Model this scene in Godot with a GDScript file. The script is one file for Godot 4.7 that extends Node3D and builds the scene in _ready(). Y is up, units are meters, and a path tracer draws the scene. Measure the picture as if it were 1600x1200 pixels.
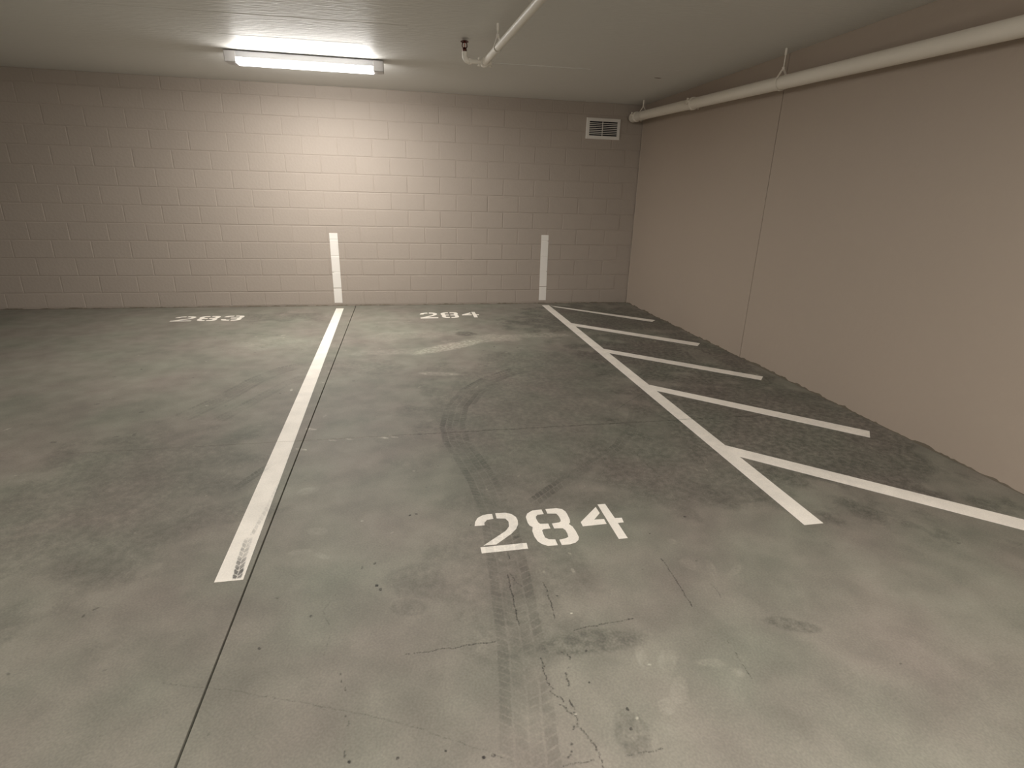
extends Node3D
# An underground parking stall: block back wall, smooth right wall, concrete floor with painted stall lines.
# World: the camera stands at x = 0, z = 0; the back wall is at z = BACK, the right wall at x = RIGHT.
const BACK := -7.253
const RIGHT := 3.094
const LEFT := -9.0
const FRONT := 7.0
const TOP := 2.522
const COURSE0 := 0.187      # top of the lowest block course
const JOINT_X := -0.616     # sawn floor joint beside the left stall line
const JOINT_Z := -3.1       # floor joint across the stall

var used := {}

# ---------------------------------------------------------------- helpers
func numbered(called: String) -> String:
	if not used.has(called):
		used[called] = 0
		return called
	used[called] += 1
	return "%s_%03d" % [called, used[called]]

func thing(called: String, label: String, category: String, at := Vector3.ZERO, group := "") -> Node3D:
	var o := Node3D.new()
	o.name = numbered(called)
	add_child(o, true)
	o.position = at
	tag(o, label, category, group)
	return o

func tag(o: Node, label: String, category: String, group := "") -> void:
	o.set_meta("label", label)
	o.set_meta("category", category)
	if group != "":
		o.set_meta("group", group)

func structure(called: String) -> Node3D:
	var o := Node3D.new()
	o.name = called
	add_child(o, true)
	o.set_meta("kind", "structure")
	return o

func part(called: String, mesh: Mesh, mat: Material, parent: Node, at := Vector3.ZERO) -> MeshInstance3D:
	var o := MeshInstance3D.new()
	o.name = called
	o.mesh = mesh
	o.material_override = mat
	o.position = at
	parent.add_child(o, true)
	return o

func flat(color: Color, rough := 0.7, metal := 0.0, spec := 0.5) -> StandardMaterial3D:
	var m := StandardMaterial3D.new()
	m.albedo_color = color
	m.roughness = rough
	m.metallic = metal
	m.metallic_specular = spec
	return m

func st_new() -> SurfaceTool:
	var st := SurfaceTool.new()
	st.begin(Mesh.PRIMITIVE_TRIANGLES)
	st.set_smooth_group(-1)
	return st

func tri(st: SurfaceTool, a: Vector3, b: Vector3, c: Vector3, n: Vector3) -> void:
	# front faces run clockwise when seen from the side the normal points to
	var v := [a, b, c] if (b - a).cross(c - a).dot(n) < 0.0 else [a, c, b]
	for p in v:
		st.set_normal(n)
		st.add_vertex(p)

func face(st: SurfaceTool, a: Vector3, b: Vector3, c: Vector3, d: Vector3, out: Vector3) -> void:
	var n := (c - a).cross(d - b).normalized()
	if n.dot(out) < 0.0:
		n = -n
	tri(st, a, b, c, n)
	tri(st, a, c, d, n)

func add_box(st: SurfaceTool, c: Vector3, s: Vector3, bevel := 0.0) -> void:
	# a box with chamfered edges: six faces, twelve edge strips, eight corners
	var h := s * 0.5
	var b := minf(bevel, minf(h.x, minf(h.y, h.z)) * 0.9)
	var ax := [Vector3.RIGHT, Vector3.UP, Vector3.BACK]
	for i in 3:
		var j: int = (i + 1) % 3
		var k: int = (i + 2) % 3
		for sg in [-1.0, 1.0]:
			var n: Vector3 = ax[i] * sg
			var u: Vector3 = ax[j] * (h[j] - b)
			var v: Vector3 = ax[k] * (h[k] - b)
			var o: Vector3 = c + n * h[i]
			face(st, o - u - v, o + u - v, o + u + v, o - u + v, n)
		if b > 0.0:
			for s1 in [-1.0, 1.0]:
				for s2 in [-1.0, 1.0]:
					var l: Vector3 = ax[i] * (h[i] - b)
					var p: Vector3 = c + ax[j] * s1 * h[j] + ax[k] * s2 * (h[k] - b)
					var q: Vector3 = c + ax[j] * s1 * (h[j] - b) + ax[k] * s2 * h[k]
					face(st, p - l, p + l, q + l, q - l, ax[j] * s1 + ax[k] * s2)
	if b > 0.0:
		for x in [-1.0, 1.0]:
			for y in [-1.0, 1.0]:
				for z in [-1.0, 1.0]:
					tri(st, c + Vector3(x * h.x, y * (h.y - b), z * (h.z - b)), c + Vector3(x * (h.x - b), y * h.y, z * (h.z - b)), c + Vector3(x * (h.x - b), y * (h.y - b), z * h.z), Vector3(x, y, z).normalized())

func box(s: Vector3, bevel := 0.0) -> ArrayMesh:
	var st := st_new()
	add_box(st, Vector3.ZERO, s, bevel)
	return st.commit()

func add_tube(st: SurfaceTool, pts: Array, r: float, sides := 16, caps := true) -> void:
	# a smooth round bar along a polyline
	var rings := []
	var dirs := []
	var side := Vector3.ZERO
	for i in pts.size():
		var d: Vector3 = (pts[mini(i + 1, pts.size() - 1)] - pts[maxi(i - 1, 0)]).normalized()
		if side == Vector3.ZERO:
			side = d.cross(Vector3.UP if absf(d.y) < 0.9 else Vector3.RIGHT).normalized()
		side = (side - d * side.dot(d)).normalized()
		var up := d.cross(side)
		var ring := []
		for k in sides:
			var a := TAU * k / sides
			ring.append(side * cos(a) + up * sin(a))
		rings.append(ring)
		dirs.append(d)
	for i in pts.size() - 1:
		for k in sides:
			var k2 := (k + 1) % sides
			var q := [[i, k], [i, k2], [i + 1, k2], [i + 1, k]]
			for t in [[0, 1, 2], [0, 2, 3]]:
				var vs := []
				for e in t:
					vs.append([pts[q[e][0]] + rings[q[e][0]][q[e][1]] * r, rings[q[e][0]][q[e][1]]])
				if (vs[1][0] - vs[0][0]).cross(vs[2][0] - vs[0][0]).dot(vs[0][1]) > 0.0:
					vs = [vs[0], vs[2], vs[1]]
				for e in vs:
					st.set_normal(e[1])
					st.add_vertex(e[0])
	if caps:
		for e in [[0, -1.0], [pts.size() - 1, 1.0]]:
			var n: Vector3 = dirs[e[0]] * e[1]
			for k in sides:
				tri(st, pts[e[0]], pts[e[0]] + rings[e[0]][k] * r, pts[e[0]] + rings[e[0]][(k + 1) % sides] * r, n)

func tube(pts: Array, r: float, sides := 16) -> ArrayMesh:
	var st := st_new()
	add_tube(st, pts, r, sides)
	return st.commit()

func add_lathe(st: SurfaceTool, at: Vector3, axis: Vector3, prof: Array, sides := 20) -> void:
	# prof: [distance along the axis, radius]
	var s := axis.cross(Vector3.UP if absf(axis.y) < 0.9 else Vector3.RIGHT).normalized()
	var u := axis.cross(s)
	for i in prof.size() - 1:
		var p0: Vector2 = Vector2(prof[i][0], prof[i][1])
		var p1: Vector2 = Vector2(prof[i + 1][0], prof[i + 1][1])
		var d := p1 - p0
		for k in sides:
			var a0 := TAU * k / sides
			var a1 := TAU * (k + 1) / sides
			var r0 := s * cos(a0) + u * sin(a0)
			var r1 := s * cos(a1) + u * sin(a1)
			var n0 := (r0 * d.x - axis * d.y).normalized()
			var n1 := (r1 * d.x - axis * d.y).normalized()
			var v := [[at + axis * p0.x + r0 * p0.y, n0], [at + axis * p0.x + r1 * p0.y, n1], [at + axis * p1.x + r1 * p1.y, n1], [at + axis * p1.x + r0 * p1.y, n0]]
			for t in [[0, 1, 2], [0, 2, 3]]:
				var vs := [v[t[0]], v[t[1]], v[t[2]]]
				if (vs[1][0] - vs[0][0]).cross(vs[2][0] - vs[0][0]).dot(vs[0][1] + vs[1][1] + vs[2][1]) > 0.0:
					vs = [vs[0], vs[2], vs[1]]
				for e in vs:
					st.set_normal(e[1])
					st.add_vertex(e[0])

func lathe(axis: Vector3, prof: Array, sides := 20) -> ArrayMesh:
	var st := st_new()
	add_lathe(st, Vector3.ZERO, axis, prof, sides)
	return st.commit()

func add_prism_x(st: SurfaceTool, prof: Array, x0: float, x1: float) -> void:
	# a convex (z, y) outline drawn out along x
	var mid := Vector2.ZERO
	for p in prof:
		mid += Vector2(p[0], p[1]) / prof.size()
	for i in prof.size():
		var a := Vector2(prof[i][0], prof[i][1])
		var b := Vector2(prof[(i + 1) % prof.size()][0], prof[(i + 1) % prof.size()][1])
		var o := (a + b) * 0.5 - mid
		face(st, Vector3(x0, a.y, a.x), Vector3(x1, a.y, a.x), Vector3(x1, b.y, b.x), Vector3(x0, b.y, b.x), Vector3(0, o.y, o.x))
		for e in [[x0, -1.0], [x1, 1.0]]:
			tri(st, Vector3(e[0], mid.y, mid.x), Vector3(e[0], a.y, a.x), Vector3(e[0], b.y, b.x), Vector3(e[1], 0, 0))

# a coat of floor paint: an outline in x and z, about a millimetre thick; UVs run over the floor in metres
func paint_sheet(outlines: Array, at: Vector3, thick := 0.0012) -> ArrayMesh:
	var st := st_new()
	for o in outlines:
		var poly := PackedVector2Array()
		for p in o:
			poly.append(Vector2(p[0], p[1]))
		var idx := Geometry2D.triangulate_polygon(poly)
		for i in range(0, idx.size(), 3):
			var v := [poly[idx[i]], poly[idx[i + 1]], poly[idx[i + 2]]]
			if (v[1] - v[0]).cross(v[2] - v[0]) < 0.0:
				v = [v[0], v[2], v[1]]
			for p in v:
				st.set_normal(Vector3.UP)
				st.set_uv(floor_uv(p.x + at.x, p.y + at.z))
				st.add_vertex(Vector3(p.x, thick, p.y))
		var mid := Vector2.ZERO
		for p in poly:
			mid += p / poly.size()
		for i in poly.size():
			var a := poly[i]
			var b := poly[(i + 1) % poly.size()]
			var n := Vector3(b.y - a.y, 0, a.x - b.x).normalized()
			if Geometry2D.is_point_in_polygon((a + b) * 0.5 + Vector2(n.x, n.z) * 0.0008, poly):
				n = -n
			var q := [Vector3(a.x, 0, a.y), Vector3(b.x, 0, b.y), Vector3(b.x, thick, b.y), Vector3(a.x, thick, a.y)]
			for t in [[0, 1, 2], [0, 2, 3]]:
				var vs := [q[t[0]], q[t[1]], q[t[2]]]
				if (vs[1] - vs[0]).cross(vs[2] - vs[0]).dot(n) > 0.0:
					vs = [vs[0], vs[2], vs[1]]
				for p in vs:
					st.set_normal(n)
					st.set_uv(floor_uv(p.x + at.x, p.z + at.z))
					st.add_vertex(p)
	return st.commit()

# ---------------------------------------------------------------- floor textures
# two pictures of the concrete, in metres of floor: [x0, z0, width, depth, pixels across, pixels down]
const NEAR := [-2.6, -3.1, 5.7, 3.3, 2048, 1186]
const FAR := [-4.8, -7.26, 7.9, 4.16, 2048, 1078]
var sheet: Array = FAR           # the one being drawn or mapped
var mpp := 1.0
var dark := PackedFloat32Array()   # old grime and darker patches in the concrete
var rub := PackedFloat32Array()    # tyre rubber and cracks, which lie over the paint too
var pale := PackedFloat32Array()   # cement dust and scrapes
var grain := FastNoiseLite.new()
var rng := RandomNumberGenerator.new()

func floor_uv(x: float, z: float) -> Vector2:
	return Vector2((x - sheet[0]) / sheet[2], (z - sheet[1]) / sheet[3])

func noise_bytes(freq: float, seed_: int, octaves := 4, warp := 0.0) -> PackedByteArray:
	var n := FastNoiseLite.new()
	n.seed = seed_
	n.noise_type = FastNoiseLite.TYPE_SIMPLEX_SMOOTH
	n.frequency = freq * mpp
	n.fractal_octaves = octaves
	n.offset = Vector3(sheet[0] / mpp, sheet[1] / mpp, 0)
	if warp > 0.0:
		n.domain_warp_enabled = true
		n.domain_warp_amplitude = warp / mpp
		n.domain_warp_frequency = freq * mpp * 0.8
	return n.get_image(sheet[4], sheet[5], false, false, false).get_data()

func stamp(x: float, z: float, r: float, v: float, to_pale: bool) -> void:
	var W: int = sheet[4]
	var H: int = sheet[5]
	var cx: float = (x - sheet[0]) / mpp
	var cy: float = (z - sheet[1]) / mpp
	var pr := maxf(r / mpp, 0.6)
	for j in range(maxi(0, int(cy - pr)), mini(H - 1, int(cy + pr) + 1) + 1):
		for i in range(maxi(0, int(cx - pr)), mini(W - 1, int(cx + pr) + 1) + 1):
			var d := Vector2(i + 0.5 - cx, j + 0.5 - cy).length() / pr
			var a := v * clampf(1.35 - d, 0.0, 1.0) * minf(1.0, r / mpp / 0.45)
			if to_pale:
				pale[j * W + i] = maxf(pale[j * W + i], a)
			else:
				rub[j * W + i] = maxf(rub[j * W + i], a)

# a crack or scratch: keep is how much of it is unbroken (1 whole, 0.3 dotted)
func crack(pts: Array, width: float, v: float, keep := 0.7, wander := 0.004, to_pale := false) -> void:
	var run := 0.0
	for s in pts.size() - 1:
		var a := Vector2(pts[s][0], pts[s][1])
		var b := Vector2(pts[s + 1][0], pts[s + 1][1])
		var n := int(a.distance_to(b) / 0.0015) + 1
		var side := (b - a).normalized().orthogonal()
		for k in n:
			var p := a.lerp(b, float(k) / n)
			run += 0.0015
			p += side * (grain.get_noise_2d(run * 260.0, s * 31.0 + a.x * 77.0) * 1.3 + grain.get_noise_2d(run * 1500.0, 9.0) * 0.3) * wander
			var on := grain.get_noise_2d(run * 700.0 + a.x * 500.0, 333.0) * 0.5 + 0.5
			var grit := grain.get_noise_2d(run * 3600.0 + a.y * 900.0, 700.0) * 0.5 + 0.5
			if on > 1.0 - keep and grit > 0.36:
				var j := side * (rng.randf() - 0.5) * width * 0.8
				stamp(p.x + j.x, p.y + j.y, width * clampf((grit - 0.3) * 2.6 * on, 0.12, 1.3), v * (0.5 + 0.5 * rng.randf()), to_pale)

# a stain with a ragged outline
func stain(x: float, z: float, rx: float, rz: float, turn: float, v: float, to_pale := false, ragged := 0.5) -> void:
	var W: int = sheet[4]
	var H: int = sheet[5]
	var R := maxf(rx, rz) * 1.4
	for j in range(maxi(0, int((z - R - sheet[1]) / mpp)), mini(H, int((z + R - sheet[1]) / mpp))):
		for i in range(maxi(0, int((x - R - sheet[0]) / mpp)), mini(W, int((x + R - sheet[0]) / mpp))):
			var wx: float = sheet[0] + i * mpp
			var wz: float = sheet[1] + j * mpp
			var p := Vector2(wx - x, wz - z).rotated(-turn)
			var d := Vector2(p.x / rx, p.y / rz).length()
			if d > 1.6:
				continue
			var g := grain.get_noise_2d(wx * 400.0, wz * 400.0)
			var g2 := grain.get_noise_2d(wx * 60.0 + 50.0, wz * 60.0)
			var m := smoothstep(1.0, 0.72, d + g2 * ragged + g * 0.22) * v * clampf(0.75 + g * 0.9 + grain.get_noise_2d(wx * 1800.0, wz * 1800.0) * 0.7, 0.0, 1.5)
			if m > 0.0:
				if to_pale:
					pale[j * W + i] = maxf(pale[j * W + i], m)
				else:
					dark[j * W + i] = maxf(dark[j * W + i], m)

# the print of a tyre: five ribs cut by cross slits, patchy where the rubber did not take
func tyre_print(pts: Array, width: float, v: float, v_end: float, ribs := 5, first := 0.0, last := 1.0) -> void:
	var c := Curve2D.new()
	for i in pts.size():
		var p := Vector2(pts[i][0], pts[i][1])
		var t := (Vector2(pts[mini(i + 1, pts.size() - 1)][0], pts[mini(i + 1, pts.size() - 1)][1]) - Vector2(pts[maxi(i - 1, 0)][0], pts[maxi(i - 1, 0)][1])) / 6.0
		c.add_point(p, -t, t)
	var L := c.get_baked_length()
	var W: int = sheet[4]
	var H: int = sheet[5]
	var s := 0.0
	while s < L:
		var p := c.sample_baked(s)
		var dir := (c.sample_baked(minf(s + 0.01, L)) - c.sample_baked(maxf(s - 0.01, 0.0))).normalized()
		var side := dir.orthogonal()
		var fade := lerpf(v, v_end, s / L) * smoothstep(0.0, 0.06, s / L) * smoothstep(1.0, 0.9, s / L)
		var t := 0.0
		while t < width:
			var u := t / width
			t += mpp * 0.6
			if u < first or u > last:
				continue
			var q := p + side * (u - 0.5) * width
			var rib := u * ribs
			var id := int(rib)
			var fr := rib - id
			var edge := 1.0 if fr > 0.1 and fr < 0.9 else 0.15
			var slit := fposmod(s / (0.036 if id % 2 == 0 else 0.029) + fr * (0.7 if id < ribs / 2 else -0.7) + id * 0.37, 1.0)
			var block := 1.0 if slit > 0.24 else 0.2
			var patch := clampf(0.7 + 1.0 * grain.get_noise_2d(q.x * 60.0, q.y * 60.0 + 70.0) + 0.5 * grain.get_noise_2d(q.x * 300.0, q.y * 300.0), 0.0, 1.3)
			var a := fade * edge * block * patch * (1.0 if id == 0 or id == ribs - 1 else 0.72)
			var i := int((q.x - sheet[0]) / mpp)
			var j := int((q.y - sheet[1]) / mpp)
			if i >= 0 and j >= 0 and i < W and j < H:
				rub[j * W + i] = maxf(rub[j * W + i], a)
		s += mpp * 0.6

func begin_sheet(s: Array) -> void:
	sheet = s
	mpp = s[2] / s[4]
	dark.resize(s[4] * s[5])
	dark.fill(0.0)
	rub.resize(s[4] * s[5])
	rub.fill(0.0)
	pale.resize(s[4] * s[5])
	pale.fill(0.0)

# concrete and the paint on it, both carrying the same rubber and grime
func end_sheet(concrete_color: Color, paint_color: Color) -> Array:
	var W: int = sheet[4]
	var H: int = sheet[5]
	var big := noise_bytes(0.75, 11, 4, 0.25)
	var mid := noise_bytes(4.5, 23, 5, 0.06)
	var fine := noise_bytes(110.0, 37, 3)
	var hue := noise_bytes(1.3, 51, 3, 0.2)
	var out := PackedByteArray()
	out.resize(W * H * 3)
	var pout := PackedByteArray()
	pout.resize(W * H * 3)
	var cr := concrete_color.r8 * 1.0
	var cg := concrete_color.g8 * 1.0
	var cb := concrete_color.b8 * 1.0
	var pr := paint_color.r8 * 1.0
	var pg := paint_color.g8 * 1.0
	var pb := paint_color.b8 * 1.0
	for i in W * H:
		var b := big[i] - 128
		var m := mid[i] - 128
		var f := fine[i] - 128
		var d := dark[i]
		var l := pale[i]
		var t := rub[i]
		var k := (1.0 + b * 0.0007 + m * 0.00075 + f * 0.0007) * (1.0 - d) * (1.0 - t) + l
		var g := (hue[i] - 128) * 0.028
		var o := i * 3
		out[o] = clampi(int(cr * k - g), 0, 255)
		out[o + 1] = clampi(int(cg * k + g * 0.35), 0, 255)
		out[o + 2] = clampi(int(cb * k - g * 0.25), 0, 255)
		var q := (1.0 + m * 0.00035 + f * 0.00035) * (1.0 - t * 0.6) * (1.0 - d * 0.15)
		pout[o] = clampi(int(pr * q), 0, 255)
		pout[o + 1] = clampi(int(pg * q), 0, 255)
		pout[o + 2] = clampi(int(pb * q), 0, 255)
	var mats := []
	for px in [out, pout]:
		var m := StandardMaterial3D.new()
		m.albedo_texture = ImageTexture.create_from_image(Image.create_from_data(W, H, false, Image.FORMAT_RGB8, px))
		m.roughness = 0.62
		m.metallic_specular = 0.42
		mats.append(m)
	return mats

func surface_marks() -> void:
	# tyre prints
	tyre_print([[0.26, -0.85], [0.286, -1.059], [0.31, -1.199], [0.332, -1.368], [0.346, -1.544], [0.36, -1.717], [0.372, -1.923], [0.385, -2.169], [0.36, -2.5], [0.309, -2.785], [0.272, -2.963], [0.268, -3.204], [0.33, -3.533], [0.462, -3.849], [0.645, -4.086], [0.861, -4.263], [1.17, -4.393]], 0.165, 0.11, 0.23, 4)
	tyre_print([[0.43, -3.55], [0.53, -3.8], [0.7, -4.02]], 0.06, 0.13, 0.08, 2)
	tyre_print([[0.56, -2.17], [0.753, -2.342], [0.914, -2.468], [1.095, -2.616], [1.24, -2.738], [1.398, -2.949], [1.564, -3.253], [1.648, -3.561]], 0.15, 0.2, 0.05, 4, 0.5, 1.0)
	tyre_print([[-1.45, -3.5], [-1.268, -3.9], [-1.145, -4.282], [-1.006, -4.529], [-0.784, -4.723]], 0.16, 0.13, 0.1)
	tyre_print([[-1.2, -3.45], [-1.02, -3.9], [-0.9, -4.2], [-0.7, -4.45]], 0.1, 0.1, 0.05, 3)
	tyre_print([[-0.66, -1.86], [-0.675, -2.0], [-0.682, -2.14]], 0.035, 0.85, 0.3, 2)
	tyre_print([[-0.675, -2.14], [-0.66, -2.35], [-0.65, -2.6]], 0.02, 0.3, 0.1, 1)
	tyre_print([[-0.86, -2.55], [-0.72, -2.85]], 0.05, 0.22, 0.12, 2)
	# cracks and scratches
	crack([[0.38, -1.864], [0.377, -1.818]], 0.003, 0.75, 0.7)
	crack([[0.354, -1.726], [0.347, -1.611], [0.345, -1.528], [0.342, -1.458]], 0.0035, 0.85, 0.85)
	crack([[0.366, -1.74], [0.372, -1.69], [0.385, -1.66], [0.41, -1.65]], 0.003, 0.6, 0.5, 0.01)
	crack([[0.481, -1.66], [0.48, -1.589], [0.479, -1.538], [0.474, -1.469]], 0.003, 0.75, 0.6)
	crack([[0.995, -1.724], [0.99, -1.597], [0.981, -1.446]], 0.0028, 0.85, 0.93, 0.003)
	crack([[0.519, -1.41], [0.613, -1.416], [0.746, -1.427]], 0.003, 0.75, 0.8)
	crack([[-0.039, -1.396], [0.033, -1.397], [0.137, -1.401], [0.268, -1.404]], 0.0032, 0.7, 0.7, 0.006)
	crack([[0.388, -1.314], [0.382, -1.277], [0.381, -1.245], [0.388, -1.19], [0.404, -1.141], [0.423, -1.096], [0.431, -1.062], [0.443, -1.026], [0.449, -0.999], [0.467, -0.96], [0.47, -0.9]], 0.0034, 0.72, 0.72, 0.014)
	crack([[0.453, -1.334], [0.476, -1.291], [0.469, -1.267], [0.445, -1.222], [0.434, -1.178], [0.429, -1.139], [0.427, -1.095], [0.394, -1.012], [0.373, -0.954], [0.36, -0.9]], 0.004, 0.66, 0.42, 0.012)
	crack([[0.528, -0.962], [0.585, -0.959], [0.634, -0.961]], 0.0025, 0.6, 0.6)
	crack([[0.354, -0.964], [0.4, -0.963], [0.447, -0.962]], 0.0025, 0.5, 0.7)
	crack([[-0.75, -1.41], [-0.563, -1.353], [-0.412, -1.3], [-0.245, -1.236], [-0.098, -1.178], [0.078, -1.085], [0.229, -1.0]], 0.0018, 0.34, 0.85)
	crack([[-0.241, -1.375], [-0.214, -1.289], [-0.201, -1.202], [-0.2, -1.125], [-0.199, -1.08]], 0.003, 0.5, 0.42, 0.008)
	crack([[-0.287, -1.721], [-0.321, -1.638], [-0.282, -1.541], [-0.295, -1.434]], 0.0018, 0.32, 0.6)
	crack([[1.02, -1.275], [1.014, -1.213], [1.006, -1.122]], 0.0025, 0.55, 0.55)
	crack([[1.118, -1.55], [1.114, -1.471]], 0.002, 0.45, 0.8)
	crack([[1.418, -3.332], [1.56, -3.46], [1.744, -3.619]], 0.005, 0.35, 0.8)
	crack([[1.279, -2.689], [1.286, -2.526], [1.299, -2.376]], 0.006, 0.28, 0.6, 0.012)
	crack([[-1.9, -5.9], [-1.816, -5.881], [-1.561, -5.83], [-1.275, -5.723]], 0.009, 0.3, 0.8, 0.01)
	crack([[0.829, -4.097], [1.343, -4.02]], 0.004, 0.3, 0.7)
	crack([[0.25, -0.99], [0.1, -1.0], [-0.05, -1.03]], 0.004, 0.4, 0.3, 0.03)
	# grime along the cross joint
	crack([[0.0, JOINT_Z], [0.636, JOINT_Z], [1.053, JOINT_Z], [2.3, JOINT_Z]], 0.012, 0.22, 0.75, 0.008)
	crack([[-0.6, JOINT_Z], [0.2, JOINT_Z]], 0.006, 0.2, 0.5, 0.012, true)
	for p in [[-0.6, -3.271], [-0.61, -2.982], [-0.356, -3.086], [-0.088, -3.076], [-0.447, -3.08], [-0.151, -3.076]]:
		stain(p[0], p[1], 0.035, 0.012, 0.4, 0.3, true)
	# large, ragged, darker patches of floor towards the right wall
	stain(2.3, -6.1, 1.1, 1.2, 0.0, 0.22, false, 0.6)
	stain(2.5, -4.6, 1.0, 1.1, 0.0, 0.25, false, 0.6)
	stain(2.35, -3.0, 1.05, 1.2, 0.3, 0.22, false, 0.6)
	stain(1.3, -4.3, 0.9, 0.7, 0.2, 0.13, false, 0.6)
	# stains
	stain(0.85, -3.4, 0.95, 1.2, 0.0, 0.11, false, 0.55)
	stain(1.5, -2.45, 0.8, 0.5, 0.2, 0.15, false, 0.5)
	stain(0.4, -1.9, 0.35, 0.75, 0.1, 0.08, false, 0.5)
	stain(-1.4, -2.6, 0.7, 0.9, 0.0, 0.1, false, 0.6)
	stain(0.575, -1.35, 0.21, 0.062, 0.0, 0.17, false, 0.25)
	stain(1.28, -1.31, 0.1, 0.035, 0.4, 0.16)
	stain(1.64, -2.085, 0.12, 0.025, 0.0, 0.17)
	stain(1.374, -2.185, 0.09, 0.05, 0.0, 0.13)
	stain(1.37, -2.99, 0.07, 0.11, 0.0, 0.14)
	stain(0.02, -1.75, 0.13, 0.1, 0.5, 0.09)
	stain(-0.02, -1.6, 0.08, 0.05, 0.2, 0.09)
	stain(0.569, -1.02, 0.06, 0.08, 0.0, 0.14, false, 0.3)
	stain(0.7, -2.55, 0.5, 0.4, 0.3, 0.07, false, 0.8)
	stain(0.95, -2.2, 0.5, 0.12, 0.1, 0.08, false, 0.8)
	stain(1.55, -3.0, 0.5, 0.3, 0.3, 0.1, false, 0.8)
	stain(0.62, -5.62, 0.12, 0.1, 0.1, 0.3)
	stain(-0.35, -4.55, 0.5, 0.25, 0.2, 0.08, false, 0.8)
	stain(1.0, -4.4, 0.8, 0.4, 0.0, 0.1, false, 0.8)
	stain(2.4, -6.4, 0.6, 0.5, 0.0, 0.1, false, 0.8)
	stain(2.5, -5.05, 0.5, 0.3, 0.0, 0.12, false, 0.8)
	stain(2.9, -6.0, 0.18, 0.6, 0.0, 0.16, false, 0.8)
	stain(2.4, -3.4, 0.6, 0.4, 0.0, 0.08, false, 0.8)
	stain(1.9, -4.72, 0.05, 0.22, 0.6, 0.32)
	stain(-1.4, -6.6, 0.6, 0.25, 0.0, 0.1, false, 0.8)
	# cement smears
	stain(0.42, -5.13, 0.42, 0.13, -0.62, 0.32, true, 0.3)
	stain(0.95, -5.42, 0.55, 0.16, -0.2, 0.17, true, 0.5)
	stain(1.6, -5.5, 0.65, 0.12, -0.05, 0.15, true, 0.5)
	stain(2.45, -5.55, 0.6, 0.13, 0.0, 0.15, true, 0.5)
	stain(0.27, -4.28, 0.2, 0.05, 0.2, 0.2, true)
	stain(-0.1, -5.0, 0.5, 0.12, -0.1, 0.1, true)
	stain(0.1, -5.6, 0.6, 0.2, -0.1, 0.08, true)
	stain(-1.1, -5.4, 0.7, 0.3, 0.0, 0.07, true)
	stain(2.75, -4.6, 0.12, 0.5, 0.0, 0.14, true)
	for p in [[1.08, -1.681, 0.04, 0.03], [1.166, -1.643, 0.05, 0.02], [1.263, -1.615, 0.07, 0.02], [1.089, -1.834, 0.03, 0.03], [-0.453, -2.001, 0.05, 0.02], [-0.361, -1.957, 0.05, 0.02], [-0.41, -2.14, 0.06, 0.03], [0.7, -1.26, 0.05, 0.02], [0.78, -1.24, 0.04, 0.03], [0.92, -1.2, 0.07, 0.02], [0.98, -1.15, 0.05, 0.04], [0.76, -1.12, 0.05, 0.02], [0.7, -1.08, 0.03, 0.03], [0.42, -1.72, 0.02, 0.03], [-0.5, -2.5, 0.06, 0.04], [1.75, -2.2, 0.03, 0.02]]:
		stain(p[0], p[1], p[2], p[3], p[0] * 7.0, 0.075, true, 0.9)
	for p in [[0.536, -1.487], [0.6, -1.06], [0.715, -1.23], [0.43, -1.1]]:
		stain(p[0], p[1], 0.006, 0.004, 0.0, 0.6, true, 0.2)
	# pits
	for p in [[0.51, -1.581], [0.534, -1.316], [0.505, -1.198], [0.57, -1.031], [0.059, -1.056], [0.156, -1.021], [0.182, -1.022], [-0.187, -1.069], [-0.065, -1.057], [-0.157, -1.879], [-0.144, -1.744], [-0.13, -1.72], [0.25, -2.086], [-0.014, -2.205], [0.015, -2.211], [0.585, -1.091], [-0.5, -1.5], [-0.36, -1.62], [1.02, -1.9], [1.24, -2.0]]:
		stain(p[0], p[1], 0.007, 0.005, rng.randf() * 3.0, 0.6, false, 0.6)
	for k in 260:
		var x := rng.randf_range(-2.4, 3.0)
		var z := rng.randf_range(-7.1, -0.7)
		var r := rng.randf_range(0.002, 0.007) * (1.0 if z > -3.1 else 2.0)
		stain(x, z, r * rng.randf_range(1.0, 2.5), r, rng.randf() * 3.0, rng.randf_range(0.12, 0.3), rng.randf() < 0.4)
	for k in 46:
		var x := rng.randf_range(-2.2, 2.9)
		var z := rng.randf_range(-7.0, -0.8)
		var a := rng.randf() * TAU
		var l := rng.randf_range(0.05, 0.3)
		crack([[x, z], [x + cos(a) * l, z + sin(a) * l]], 0.0014, 0.14, 0.6, 0.01, rng.randf() < 0.6)

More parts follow.
